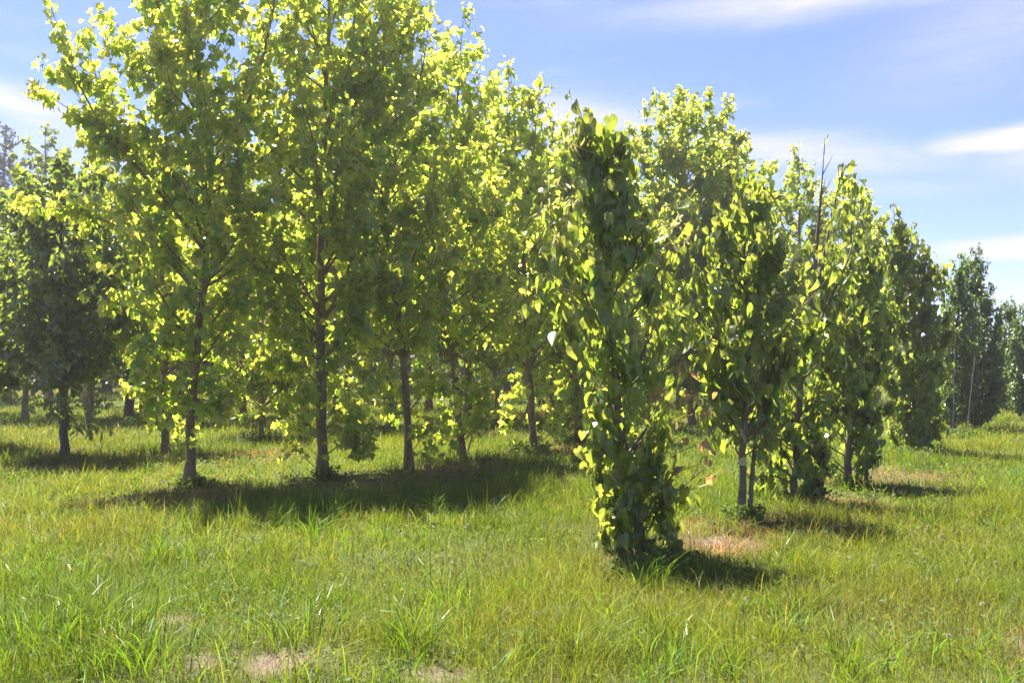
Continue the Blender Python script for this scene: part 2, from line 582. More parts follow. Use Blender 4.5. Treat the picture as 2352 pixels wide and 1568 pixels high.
# low clover and creeping weeds between the grass
cov = Geo()
n = 26000
cy_ = np.sqrt(rng.uniform(4.0 ** 2, 16 ** 2, n)); cx_ = rng.uniform(-1, 1, n) * (cy_ * 0.56 + 2)
mk = fnoise(cx_ - 60, cy_ + 33, 1.0)
sel = (mk > 0.50) & (soil_at(cx_, cy_) < 0.6)
cx_, cy_ = cx_[sel], cy_[sel]
n = len(cx_)
pos = np.stack([cx_, cy_, ground_z(cx_, cy_) + rng.uniform(0.02, 0.09, n)], 1)
tipd = rng.normal(0, 1, (n, 3)) * [1, 1, 0.35]
leaves(cov, rng, pos, tipd, np.array([[0, 0, 1.0]]) + rng.normal(0, 0.35, (n, 3)), rng.uniform(0.014, 0.030, n) * (1 + cy_ / 18), FAR_LEAF, rng.rand(n), np.full(n, 1.4))
tag(cov.build('ground_cover', M['weed_leaf']), 'low clover and creeping weeds between the grass blades', 'ground cover', kind='stuff')

# ------------------------------------------------------------------ trees


def polyline(pts, k):
    pts = np.asarray(pts, float)
    s = np.concatenate([[0], np.cumsum(np.linalg.norm(np.diff(pts, axis=0), axis=1))])
    u = np.linspace(0, s[-1], k)
    # smooth through the points
    P = np.stack([np.interp(u, s, pts[:, i]) for i in range(3)], 1)
    for _ in range(2):
        P[1:-1] = 0.25 * P[:-2] + 0.5 * P[1:-1] + 0.25 * P[2:]
    return P


def rand_dirs(rng, n):
    return unit(rng.normal(0, 1, (n, 3)))


class Tree:
    def __init__(s, name, label, cat, group, base, trunk, r0, bark, leafmat, seed, template, leaf=(0.1, 0.18), habit='spread',
                 split=True, twig=(0.25, 0.6), per_twig=12, twig_gap=0.12, tint=(0.0, 1.0), sides=8, r_top=0.25, flare=0.55, twig_tubes=True):
        s.rng = np.random.RandomState(seed)
        s.base = np.array([base[0], base[1], float(ground_z(np.array(base[0]), np.array(base[1])))])
        s.root = empty(name, s.base, label, cat, group)
        s.split, s.bark, s.leafmat, s.T = split, bark, leafmat, template
        s.leaf, s.habit, s.twig, s.per_twig, s.gap, s.tint, s.twig_tubes = leaf, habit, twig, per_twig, twig_gap, tint, twig_tubes
        s.tr = polyline(np.asarray(trunk, float) - [s.base[0], s.base[1], 0], 22)
        s.tr[0, :2] = 0
        s.tr[0, 2] = -0.06
        s.tr[1:-1, :2] += s.rng.normal(0, 0.012, (20, 2))
        u = np.linspace(0, 1, 22)
        s.r0 = r0
        s.rad = r0 * ((1 - u) ** 0.8 * (1 - r_top) + r_top * (1 - u) + 0.03)
        s.rad[0] *= 1 + flare
        s.trunk_geo = Geo()
        tubes(s.trunk_geo, s.tr, s.rad, sides, 0.5)
        s.crown = Geo()
        s.limbs = []
        s.zmin = 0.05

    def trunk_at(s, z):
        P = s.tr
        return np.array([np.interp(z, P[:, 2], P[:, i]) for i in range(3)]), float(np.interp(z, P[:, 2], s.rad))

    def foliage(s, pos, d, outd, sz=1.0, young=0.5):
        """leaves at points on twigs of direction d"""
        rng, n = s.rng, len(pos)
        size = (s.leaf[0] + (s.leaf[1] - s.leaf[0]) * rng.beta(1.6, 2.0, n)) * sz * (1.08 - 0.3 * young ** 2)
        if s.habit == 'hang':       # linden: blades hang from long stalks
            pet = unit(rand_dirs(rng, n) + outd * 0.9 + [0, 0, -0.2]) * rng.uniform(0.03, 0.09, (n, 1))
            tip = outd * 0.25 + rng.normal(0, 0.33, (n, 3)) + [0, 0, -1.0]
            nor = outd * 0.9 + rng.normal(0, 0.55, (n, 3)) + [0, 0, 0.45]
        elif s.habit == 'up':       # pear: small leaves round steep shoots
            pet = unit(rand_dirs(rng, n) + outd * 0.5) * rng.uniform(0.02, 0.05, (n, 1))
            tip = outd * 0.6 + rng.normal(0, 0.5, (n, 3)) + [0, 0, -0.35]
            nor = outd * 0.3 + rng.normal(0, 0.5, (n, 3)) + [0, 0, 0.9]
        else:
            pet = unit(rand_dirs(rng, n) + d * 0.4 + outd * 0.4) * rng.uniform(0.03, 0.09, (n, 1))
            tip = pet * 8 + d * 0.2 + rng.normal(0, 0.35, (n, 3)) + [0, 0, -0.75]
            nor = rng.normal(0, 0.62, (n, 3)) + outd * 0.55 + [0, 0, 0.55]
        t = np.clip((0.62 * rng.beta(2, 2, n) + 0.55 * young ** 2 - 0.06) * (s.tint[1] - s.tint[0]) + s.tint[0], 0, 1)
        leaves(s.crown, rng, pos + pet, tip, nor, size, s.T, t, rng.uniform(0.8, 1.1, n))

    def limb(s, P, r, leafy=1.0, start=0.22, twigs=None, sz=1.0, name='limb'):
        """one limb along a polyline (tree coordinates) with its twigs and leaves"""
        rng = s.rng
        P = np.asarray(P, float)
        k = len(P)
        geo = Geo() if s.split else s.trunk_geo
        tubes(geo, P, np.linspace(r, 0.0035, k), 5, 0.5)
        Ln = np.linalg.norm(np.diff(P, axis=0), axis=1).sum()
        m = max(2, int(Ln * (1 - start) / s.gap)) if twigs is None else twigs
        u = np.concatenate([np.sort(rng.uniform(start, 1, m)), [1.0]])
        kk = u * (k - 1)
        i0 = np.minimum(kk.astype(int), k - 2)
        fr = (kk - i0)[:, None]
        p0 = P[i0] * (1 - fr) + P[i0 + 1] * fr
        dl = unit(P[i0 + 1] - P[i0])
        n = len(u)
        rd = rand_dirs(rng, n)
        if s.habit == 'spread':
            dt = unit(dl * 0.75 + rd * 0.85 + [0, 0, 0.12])
        else:
            dt = unit(dl * 0.8 + rd * 0.6 + [0, 0, 0.25])
        dt[-1] = dl[-1]
        tl = rng.uniform(s.twig[0], s.twig[1], n) * (1.05 - 0.5 * u)
        bend = rng.normal(0, 0.12, (n, 3)) + [0, 0, 0.08]
        q = np.linspace(0, 1, 4)
        TP = p0[:, None] + dt[:, None] * (tl[:, None] * q)[..., None] + bend[:, None] * (tl[:, None] * q ** 2)[..., None]
        if s.twig_tubes:
            tubes(geo, TP, np.broadcast_to(np.array([0.0055, 0.004, 0.003, 0.0018]), (n, 4)) * min(1.6, max(0.7, r / 0.02)), 3, 0.5)
        if leafy > 0:
            leafy *= rng.uniform(0.45, 1.4) if s.split else 1.0
            c = max(1, int(round(s.per_twig * leafy)))
            uu = np.clip(rng.uniform(0.12, 1.05, (n, c)), 0, 1)
            uu[:, 0] = 1
            pos = p0[:, None] + dt[:, None] * (tl[:, None] * uu)[..., None] + bend[:, None] * (tl[:, None] * uu ** 2)[..., None]
            pos = pos.reshape(-1, 3)
            keep = rng.rand(len(pos)) < np.clip(leafy * s.per_twig / c, 0, 1)
            dd = np.repeat(dt, c, axis=0)
            tc_, _ = s.trunk_at(np.clip(pos[:, 2].mean(), 0, 99))
            o = pos - tc_
            o[:, 2] = 0
            s.foliage(pos[keep], dd[keep], unit(o)[keep], sz, (uu * (0.35 + 0.65 * u[:, None])).reshape(-1)[keep])
        if s.split:
            s.limbs.append((name, geo))

    def auto(s, count, z0, z1, prof, elev=(38, 62), leafy=1.0, seed_az=0.0, jitter=0.3, side=None, r=0.02, start=0.22):
        """limbs spiralling up the trunk, their reach following a profile of (height, radius)"""
        rng = s.rng
        hp, rp = np.array(prof, float).T
        for i in range(count):
            z = z0 + (z1 - z0) * ((i + rng.rand() * 0.8) / count)
            az = seed_az + i * 2.39996 + rng.normal(0, jitter)
            e0 = R(rng.uniform(*elev))
            reach = float(np.interp(z, hp, rp)) * rng.uniform(0.70, 1.08)
            if side is not None:
                reach *= 1 + side[1] * math.cos(az - side[0])
            if reach < 0.08:
                continue
            k = 8
            zs = max(s.zmin, z - reach * math.tan(e0))          # where the limb leaves the trunk so that it ends at z
            e0 = math.atan2(max(z - zs, 0.02), reach)
            p, rr = s.trunk_at(zs)
            pts, e = [p], e0 * 0.85
            step = reach / max(0.2, math.cos(e0)) / (k - 1)
            a = az
            for j in range(k - 1):
                e += (e0 * 0.045) * rng.uniform(0.2, 1.4)
                e = min(e, R(86))
                a += rng.normal(0, 0.10)
                pts.append(pts[-1] + step * np.array([math.cos(e) * math.cos(a), math.cos(e) * math.sin(a), math.sin(e)]))
            s.limb(pts, min(rr * 0.55, r * (0.5 + 0.5 * reach)), leafy, start)

    def traced(s, pts, Y, r=0.025, dy=0.0, leafy=1.0, start=0.15, sz=1.0):
        """a limb seen in the photo: survey points at the tree's own distance, bending towards or away from it"""
        P = np.array([up_at(a, b, Y) for a, b in pts])
        P[:, 1] += dy * np.linspace(0, 1, len(P))
        s.limb(polyline(P - s.base * [1, 1, 0], 9), r, leafy, start, sz=sz)

    def leader(s, leafy=1.0, frac=0.25):
        """leaves on the top of the trunk itself"""
        n = int(22 * frac)
        s.limb(s.tr[-max(4, n):], 0.012, leafy, 0.0)

    def done(s):
        t = s.trunk_geo.build('trunk', s.bark, s.root, True)
        for nm, gm in s.limbs:
            gm.build(nm, s.bark, t, True)
        if s.crown.n:
            s.crown_obj = s.crown.build('crown', s.leafmat, s.root)
        return s.root


def tpath(pts, Y):
    return [up_at(a, b, Y) for a, b in pts]


def at_base(px, py):
    p = at(px, py)
    return p


# ---- the front row of plane trees
GP = 'plane trees in the front row'


def plane_tree(label, path, prof, r0, seed, count, z0, z1, group=GP, shoots=6, extra=(), elev=(36, 58), leafy=1.0, side=None, split=True,
               leaf=(0.055, 0.145), template=PLANE_LEAF, tint=(0.05, 1.0), per=12, gap=0.092, shoot_z=(0.35, 1.5), mat='plane_leaf', bark='plane_bark', cat='tree', name='plane_tree', twig_tubes=True):
    b = at(*path[0])
    Yb = b[1]
    t = Tree(name, label, cat, group, b, tpath(path, Yb), r0, M[bark], M[mat], seed, template, leaf, 'spread', split, (0.22, 0.55), per, gap, tint, twig_tubes=twig_tubes)
    t.zmin = z0 * 0.72
    t.auto(int(count * 1.25), z0, z1, prof, elev, leafy, seed * 0.7, side=side)
    for e in extra:
        t.traced(e[0], Yb, *e[1:])
    t.zmin = 0.06
    if shoots:
        t.auto(int(shoots * 1.15), shoot_z[0], shoot_z[1], [(0, 0.42), (2, 0.55)], (10, 50), 0.62, seed, 0.8, r=0.010, start=0.3)
    t.leader(leafy, 0.3)
    return t.done()


plane_tree('leftmost front plane tree, forking high up, one branch reaching far left',
           [(432, 1126), (440, 950), (452, 800), (470, 650), (482, 500), (478, 380), (450, 200), (462, 40), (470, -100), (480, -240)],
           [(0.8, .5), (1.6, .9), (2.4, 1.15), (3.6, 1.15), (5, 1.15), (6.2, 1.05), (7.4, .5)], 0.060, 11, 42, 2.05, 7.3,
           extra=[([(481, 430), (540, 320), (590, 210), (612, 120), (640, -40), (660, -200)], 0.035),
                  ([(478, 600), (400, 480), (310, 390), (225, 290), (175, 170), (150, 70)], 0.030, -0.3, 1.5),
                  ([(330, 410), (270, 310), (230, 210), (205, 110)], 0.014, -0.1, 1.4, 0.05),
                  ([(400, 480), (300, 350), (215, 300), (165, 260)], 0.016, -0.5, 1.4),
                  ([(310, 390), (240, 330), (180, 230), (130, 180)], 0.014, 0.1, 1.3, 0.05),
                  ([(455, 800), (420, 770), (380, 800), (360, 850)], 0.012, -0.5, 1.2),
                  ([(440, 960), (415, 900), (400, 900), (385, 930)], 0.010, -0.3, 1.2),
                  ([(445, 900), (480, 860), (500, 880), (515, 930)], 0.010, -0.3, 1.1),
                  ([(465, 700), (390, 600), (290, 530), (200, 500), (120, 495)], 0.024, -0.4),
                  ([(482, 520), (400, 420), (280, 330), (180, 300)], 0.024, 0.5),
                  ([(450, 830), (390, 760), (320, 715), (275, 705)], 0.018, -0.5),
                  ([(450, 860), (410, 830), (370, 860), (340, 890)], 0.014, -0.3),
                  ([(470, 300), (400, 180), (340, 60), (320, -80)], 0.024, 0.2),
                  ([(465, 400), (380, 270), (320, 170), (300, 120)], 0.02, -0.4),
                  ([(446, 880), (470, 830), (505, 800), (530, 810)], 0.014, -0.3)])
plane_tree('second front plane tree, tallest and with a straight dark trunk bare at mid height',
           [(740, 1105), (738, 900), (737, 700), (738, 450), (748, 220), (755, 0), (760, -210)],
           [(0.8, .5), (1.6, .85), (2.6, 1.1), (4, 1.25), (5.5, 1.25), (6.4, 1.15), (7.7, .5)], 0.070, 23, 50, 2.15, 7.6, shoots=10,
           extra=[([(745, 400), (775, 300), (800, 200), (812, 60), (830, -100)], 0.032),
                  ([(738, 400), (690, 340), (640, 300), (590, 285)], 0.022, 0.4),
                  ([(736, 700), (790, 680), (850, 660), (910, 640)], 0.022, -0.3),
                  ([(740, 1000), (790, 960), (830, 960), (850, 990)], 0.014, -0.4),
                  ([(738, 880), (780, 830), (820, 840), (845, 880)], 0.013, -0.4, 1.2),
                  ([(738, 960), (710, 900), (690, 900), (675, 930)], 0.010, -0.4, 1.1),
                  ([(740, 1060), (780, 1030), (820, 1010), (838, 1020)], 0.012, -0.5),
                  ([(738, 900), (700, 850), (670, 830), (640, 840)], 0.014, -0.4)])
plane_tree('third front plane tree, slender grey trunk curving to the left',
           [(940, 1086), (937, 980), (926, 800), (905, 650), (880, 450), (875, 260), (882, 60), (892, -100)],
           [(0.8, .45), (1.8, .8), (2.8, 1.05), (4.5, 1.1), (6, .95), (6.8, .6), (7.4, .3)], 0.058, 31, 44, 2.2, 7.3, shoots=10,
           extra=[([(926, 800), (950, 745), (990, 700), (1030, 640)], 0.028),
                  ([(880, 440), (930, 330), (970, 190), (985, 60)], 0.03),
                  ([(937, 960), (980, 900), (1000, 890), (1015, 900)], 0.012, -0.3)])
plane_tree('fourth front plane tree, dark trunk leaning left with a thin basal shoot beside it',
           [(1062, 1060), (1050, 930), (1040, 830), (1018, 700), (1020, 500), (1045, 300), (1062, 110), (1064, 40)],
           [(0.8, .4), (1.8, .8), (2.8, 1.1), (4.5, 1.1), (5.6, .75), (6.4, .35), (7, .15)], 0.062, 43, 44, 2.2, 6.7, shoots=8,
           extra=[([(1042, 830), (1065, 745), (1090, 670), (1120, 560)], 0.03), ([(1075, 1040), (1095, 960), (1105, 890)], 0.012)])
plane_tree('fifth front plane tree, its crown tip rising free against the sky',
           [(1226, 1036), (1220, 900), (1213, 820), (1200, 600), (1188, 400), (1180, 250), (1172, 165)],
           [(0.6, .5), (1.5, .9), (2.6, 1.15), (4, 1.0), (5.2, .7), (6.0, .45), (6.4, .2)], 0.066, 53, 48, 2.0, 6.4, shoots=10,
           extra=[([(1195, 520), (1220, 380), (1235, 270), (1240, 205)], 0.024)])
plane_tree('sixth front plane tree, half hidden at the left behind the foremost linden',
           [(1330, 1010), (1325, 900), (1320, 700), (1310, 500), (1300, 300)],
           [(0.6, .5), (1.5, 1.0), (2.6, 1.15), (4, 1.2), (5.2, .95), (6.2, .4)], 0.08, 61, 40, 1.7, 6.0, shoots=10, leaf=(0.11, 0.19), split=True)
MIDKW = dict(split=True, leaf=(0.06, 0.150), per=19, gap=0.095, twig_tubes=True)
plane_tree('broad round topped plane tree standing between the two nearest lindens',
           [(1592, 972), (1588, 800), (1580, 600), (1570, 400), (1562, 215)],
           [(0.6, .7), (2, 1.2), (4, 1.5), (6, 1.75), (7.4, 1.55), (8.2, 1.1), (8.6, .5)], 0.11, 71, 95, 1.2, 8.5, shoots=8, **MIDKW)
plane_tree('plane tree with a narrow tip just behind the second linden',
           [(1715, 955), (1715, 700), (1715, 500), (1715, 335)],
           [(0.6, .7), (2, 1.2), (4, 1.3), (6, 1.2), (7.3, .75), (7.8, .3)], 0.11, 83, 48, 1.0, 7.7, shoots=4, **MIDKW)
plane_tree('plane tree whose top shows left of the bare linden leader',
           [(1838, 944), (1838, 700), (1836, 500), (1834, 350)],
           [(0.6, .7), (2, 1.3), (4, 1.4), (6, 1.2), (7.4, .7), (8.1, .25)], 0.11, 89, 50, 1.0, 8.0, shoots=4, **MIDKW)
plane_tree('plane tree whose top shows right of the bare linden leader',
           [(1942, 935), (1942, 700), (1940, 550), (1938, 405)],
           [(0.6, .7), (2, 1.4), (4, 1.6), (6, 1.3), (7.4, .9), (8, .3)], 0.11, 97, 52, 1.0, 7.9, shoots=0, **MIDKW)
plane_tree('last plane tree of the row, its pale crown peeping over the fourth linden',
           [(2010, 926), (2010, 750), (2010, 600), (2010, 490)],
           [(0.6, .8), (2, 1.5), (4, 1.6), (6, 1.3), (7.2, .6)], 0.11, 101, 38, 1.0, 7.0, shoots=0, **MIDKW)
plane_tree('plane tree of the front row mostly covered by the lower half of the foremost linden',
           [(1660, 975), (1655, 850), (1645, 700), (1635, 520)],
           [(0.6, .7), (2, 1.0), (3.5, 1.1), (5, 0.3)], 0.1, 103, 22, 1.0, 4.8, shoots=4, **MIDKW)
plane_tree('plane tree in the gap right behind the sixth one, trunk in deep shade',
           [(1450, 985), (1448, 850), (1440, 700), (1425, 420)],
           [(0.6, .7), (2, 1.1), (3.5, 1.3), (5, 1.0), (6, .3)], 0.1, 107, 26, 1.0, 5.8, shoots=6, **MIDKW)

# ---- trees behind: second row, smaller and darker
G2 = 'young trees in the second row'
SM = dict(group=G2, split=True, leaf=(0.055, 0.135), per=17, gap=0.10, shoots=6)
plane_tree('young tree with a dark trunk right behind the leftmost front plane tree',
           [(380, 1042), (378, 850), (376, 600), (372, 380)],
           [(0.8, .4), (1.6, .9), (3, 1.2), (4, .9), (5, .3)], 0.07, 113, 26, 1.9, 4.8, **SM)
plane_tree('slim young tree standing in a dark weed clump left of the tallest plane tree',
           [(601, 1010), (601, 850), (603, 650), (606, 400)],
           [(0.6, .5), (1.4, 1.0), (3, 1.2), (4.2, .8), (5.4, .3)], 0.05, 127, 30, 0.9, 5.2, **SM)
plane_tree('young tree with a stout trunk seen behind and left of the third front plane tree',
           [(896, 986), (896, 850), (898, 650), (900, 190)],
           [(0.8, .5), (1.8, 1.2), (3, 1.5), (5.6, 1.3), (8, .4)], 0.08, 131, 42, 2.4, 7.9, **SM)
plane_tree('bushy young tree with several thin stems between the fourth and fifth front trunks',
           [(1140, 975), (1138, 900), (1135, 750), (1130, 190)],
           [(0.4, .6), (1.4, 1.1), (3, 1.5), (5.6, 1.4), (8, .5)], 0.06, 137, 42, 1.9, 7.9, **SM)
plane_tree('young tree hidden between the first two front crowns, only its foliage showing',
           [(700, 985), (700, 850), (700, 650), (690, 130)],
           [(0.8, .5), (1.8, 1.2), (3, 1.5), (5.6, 1.4), (8.4, .5)], 0.09, 139, 42, 2.2, 8.3, **SM)
plane_tree('young tree filling the gap between the second and third front crowns',
           [(800, 975), (800, 850), (805, 650), (812, 150)],
           [(0.8, .5), (1.8, 1.2), (3, 1.6), (5.6, 1.4), (8.4, .5)], 0.09, 149, 42, 2.2, 8.3, **SM)
plane_tree('young tree filling the gap behind the fifth and sixth front trunks',
           [(1270, 960), (1270, 850), (1272, 650), (1270, 280)],
           [(0.5, .8), (1.6, 1.3), (3, 1.7), (5.2, 1.5), (7.4, .5)], 0.09, 151, 40, 1.9, 7.3, **SM)

# ---- dark glossy oaks on the left
G3 = 'dark glossy oaks on the left'
OK_ = dict(group=G3, mat='oak_leaf', bark='dark_bark', template=OAK_LEAF, leaf=(0.09, 0.16), name='oak_tree', tint=(0, 1), gap=0.095, per=17)
plane_tree('nearest dark oak with a slim straight trunk, in the grass at the left',
           [(148, 1056), (146, 900), (146, 700), (138, 500), (132, 385)],
           [(0.8, .3), (1.8, 1.0), (2.8, 1.35), (4, 1.1), (4.4, 1.0), (5.1, .3)], 0.072, 157, 40, 1.6, 4.8, shoots=3, **OK_)
plane_tree('oak at the left edge of the view, only its drooping dark foliage inside the frame',
           [(-70, 1040), (-70, 850), (-65, 600), (-60, 520)],
           [(0.8, .5), (1.3, 1.0), (2.8, 1.2), (3.6, .9), (4.4, .3)], 0.085, 163, 30, 1.2, 4.0, shoots=0, **OK_)
plane_tree('dark oak further back with its short trunk in shaded grass right of the nearest oak',
           [(298, 962), (296, 850), (292, 700), (280, 420)],
           [(0.8, .4), (1.6, 1.6), (3, 1.9), (5, 1.4), (6.8, .3)], 0.13, 167, 34, 1.6, 6.6, shoots=0, **OK_)
plane_tree('far oak with a thick shaded trunk, behind and left of the nearest oak',
           [(110, 915), (110, 850), (106, 650), (104, 300)],
           [(0.8, .8), (2, 2.4), (4, 3.0), (8, 2.5), (11.6, .6)], 0.17, 173, 44, 1.6, 11.4, shoots=0, split=False, **{**OK_, 'leaf': (0.16, 0.26), 'gap': 0.2, 'per': 12})
plane_tree('far oak with a thick shaded trunk between the nearest oak and the one further back',
           [(245, 902), (245, 850), (242, 650), (240, 310)],
           [(0.8, .8), (2, 2.4), (4, 3.0), (9, 2.8), (13.0, .8)], 0.2, 179, 44, 1.8, 12.8, shoots=0, split=False, **{**OK_, 'leaf': (0.16, 0.26), 'gap': 0.2, 'per': 12})
plane_tree('far oak mostly hidden behind the leftmost front plane tree, trunk dark',
           [(475, 905), (475, 850), (472, 650), (470, 420)],
           [(0.8, .8), (2, 2.4), (4, 3.0), (7, 2.3), (10, .4)], 0.2, 181, 36, 1.8, 9.8, shoots=0, split=False, **{**OK_, 'leaf': (0.16, 0.26), 'gap': 0.2, 'per': 12})

# ---- lindens on the right
G4 = 'columnar lindens in the right hand row'


def linden(label, path, seed, r0, build, leaf=(0.06, 0.165), tint=(0.0, 0.85), per=5, gap=0.08, stems=()):
    b = at(*path[0])
    t = Tree('linden_tree', label, 'tree', G4, b, tpath(path, b[1]), r0, M['linden_bark'], M['linden_leaf'], seed, HEART_LEAF, leaf, 'hang', True, (0.14, 0.34), per, gap, tint, flare=0.15)
    build(t, b[1])
    root = t.done()
    return t, root


def cluster(t, name, mat, pts, Y, n, spread, size, template=HEART_LEAF, label=None, dy=-0.2):
    """a group of leaves unlike the rest of the crown"""
    for p in pts:
        g_ = Geo()
        c = up_at(p[0], p[1], Y) - t.base * [1, 1, 0]
        c[1] += dy + t.rng.uniform(-.1, .1)
        k = max(2, int(n * t.rng.uniform(.6, 1.3)))
        pos = c + t.rng.normal(0, spread, (k, 3))
        tip = t.rng.normal(0, 0.5, (k, 3)) + [0, 0, -0.8]
        nor = t.rng.normal(0, 0.6, (k, 3)) + [0, -0.5, 0.6]
        leaves(g_, t.rng, pos, tip, nor, t.rng.uniform(size[0], size[1], k), template, t.rng.rand(k))
        # the thin stalk that carries them
        st = np.stack([np.array([c[0] * .55 + .0, c[1] * .55, c[2] - 0.14]), c - [0, 0, .05], c + [0, 0, .02]])
        tubes(g_, st, np.array([.004, .003, .001]), 3, 0.2)
        o = g_.build(name, mat, t.root)
        if label:
            o['label'] = label


BRACT = (np.array([[0, 0, 0], [0.10, 0.3, 0.02], [0.12, 0.7, -0.05], [0, 1.0, -0.12], [-0.12, 0.7, -0.05], [-0.10, 0.3, 0.02]]), np.array([[0, 1, 2], [0, 2, 3], [0, 3, 4], [0, 4, 5]]))


def l1(t, Y):
    t.auto(36, 0.08, 0.95, [(0, .20), (.3, .25), (.9, .26)], (5, 50), 1.1, 0.3, 0.5, start=0.15)
    t.auto(20, 0.85, 1.9, [(.85, .25), (1.4, .36), (1.9, .44)], (35, 60), 0.5, 1.1, 0.5)
    t.auto(20, 1.8, 2.95, [(1.8, .46), (2.3, .40), (2.6, .27), (2.9, .19)], (48, 66), 0.6, 2.0, 0.5)
    t.auto(22, 2.7, 3.5, [(2.75, .19), (3.2, .17), (3.5, .10)], (55, 75), 1.15, 0.4, 0.5)
    t.traced([(1405, 830), (1350, 700), (1290, 600), (1258, 500)], Y, 0.012, -0.2, 0.9)
    t.traced([(1408, 780), (1330, 690), (1275, 660), (1255, 690)], Y, 0.010, -0.15, 0.9)
    t.traced([(1402, 700), (1470, 580), (1525, 510), (1550, 490)], Y, 0.012, 0.1, 0.7)
    t.traced([(1406, 800), (1480, 680), (1530, 600), (1560, 560)], Y, 0.012, -0.2, 0.7)
    t.traced([(1420, 950), (1500, 880), (1560, 830), (1590, 800)], Y, 0.010, -0.2, 0.7)
    t.traced([(1380, 420), (1350, 340), (1338, 290), (1330, 262)], Y, 0.008, -0.05, 0.6)
    t.traced([(1470, 1200), (1560, 1130), (1610, 1080)], Y, 0.007, -0.15, 0.3, 0.5)
    t.leader(0.8, 0.2)
    cluster(t, 'young_shoot', M['red_leaf'], [(1500, 905), (1520, 915), (1570, 850), (1580, 935), (1600, 1010), (1610, 1050), (1630, 1100), (1575, 985), (1620, 930), (1535, 1075)], Y, 4, 0.05, (0.05, 0.09), label='reddish young leaves')
    cluster(t, 'flower_cluster', M['bract'], [(1285, 430), (1300, 340), (1275, 520), (1260, 560), (1460, 540), (1500, 545), (1540, 520), (1480, 500), (1520, 600), (1310, 470), (1560, 540)], Y, 12, 0.06, (0.06, 0.11), BRACT, 'creamy flower bracts on the upper shoots')


linden('foremost linden, leafy down to the grass, with reddish young leaves on its right side',
       [(1478, 1275), (1450, 1150), (1425, 1000), (1408, 820), (1400, 640), (1385, 470), (1372, 340), (1356, 285)], 211, 0.042, l1)


def l2(t, Y):
    t.limb(polyline(np.array([up_at(a, b, Y) for a, b in [(1722, 1180), (1728, 1080), (1742, 940), (1770, 760), (1790, 600)]]) - t.base * [1, 1, 0], 12), 0.03, 0.9, 0.4, name='stem')
    t.auto(8, 0.75, 1.3, [(.7, .22), (1.3, .38)], (25, 60), 0.8, 0.5, 0.5)
    t.auto(40, 1.2, 2.95, [(1.2, .25), (1.8, .50), (2.4, .50), (2.9, .38)], (45, 68), 1.0, 1.4, 0.5)
    t.auto(14, 2.8, 3.35, [(2.6, .42), (3.2, .22), (3.6, .10)], (52, 72), 0.9, 0.3, 0.5)
    t.traced([(1710, 900), (1650, 780), (1590, 690), (1540, 640)], Y, 0.014, -0.2)
    t.traced([(1715, 850), (1640, 760), (1560, 740), (1530, 760)], Y, 0.013, -0.3)
    t.traced([(1715, 900), (1790, 760), (1850, 690), (1890, 640)], Y, 0.014, -0.1)
    t.leader(0.8, 0.25)
    cluster(t, 'flower_cluster', M['bract'], [(1760, 490), (1690, 560), (1650, 600), (1830, 560), (1810, 500), (1700, 440)], Y, 5, 0.07, (0.06, 0.11), BRACT, 'creamy flower bracts near the top')
    cluster(t, 'yellow_shoot', M['bract'], [(1690, 990), (1685, 1040), (1670, 870)], Y, 3, 0.05, (0.08, 0.12), label='yellowed leaves at the foot of the crown')


linden('second linden, standing on two bare pale stems close together',
       [(1702, 1188), (1706, 1060), (1712, 900), (1716, 740), (1712, 560), (1706, 440), (1702, 390)], 223, 0.045, l2)


def l3(t, Y):
    t.auto(20, 0.12, 1.0, [(0, .26), (.5, .32), (1, .3)], (5, 55), 1.0, 0.3, 0.5)
    t.auto(24, 0.9, 2.3, [(.9, .30), (1.5, .42), (2.3, .35)], (40, 68), 0.95, 0.8, 0.5)
    t.auto(8, 2.2, 3.2, [(1.9, .35), (3.2, .2)], (55, 75), 0.35, 0.8, 0.5)
    # grey, nearly leafless leaders
    t.traced([(1862, 760), (1868, 640), (1876, 520), (1884, 430), (1886, 358)], Y, 0.042, -0.1, 0.06)
    t.traced([(1850, 800), (1872, 700), (1890, 600), (1912, 500), (1925, 430), (1935, 400)], Y, 0.034, 0.05, 0.35)
    t.traced([(1850, 810), (1900, 700), (1945, 620), (1968, 550), (1980, 490)], Y, 0.030, 0.1, 0.3)
    cluster(t, 'withered_shoot', M['dry_leaf'], [(1865, 1040), (1870, 1070), (1855, 1100), (1862, 1020), (1872, 1130)], Y, 9, 0.05, (0.06, 0.10), label='brown withered leaves near the base')


linden('third linden with grey, almost leafless leaders sticking out of its top',
       [(1822, 1152), (1828, 1040), (1836, 920), (1846, 820), (1860, 700), (1868, 600)], 227, 0.05, l3)


def l4(t, Y):
    t.limb(polyline(np.array([up_at(a, b, Y) for a, b in [(1990, 1095), (1990, 1000), (2000, 850), (2010, 700)]]) - t.base * [1, 1, 0], 12), 0.03, 0.9, 0.15, name='stem')
    t.auto(18, 0.25, 1.2, [(.3, .3), (1.2, .42)], (25, 60), 0.9, 0.4, 0.5)
    t.auto(44, 1.1, 3.1, [(1.1, .42), (1.8, .50), (2.4, .50), (3.1, .36)], (42, 68), 1.0, 0.9, 0.5)
    t.auto(10, 3.0, 3.6, [(2.6, .4), (3.2, .3), (3.8, .12)], (52, 72), 0.6, 0.2, 0.5)
    t.traced([(1950, 900), (1900, 760), (1880, 700), (1880, 640)], Y, 0.014, -0.2)
    t.leader(0.7, 0.3)


linden('fourth linden, grey trunk showing low down under a wide leafy crown',
       [(1945, 1107), (1952, 1000), (1955, 880), (1948, 760), (1950, 600), (1960, 470), (1965, 420)], 229, 0.05, l4)


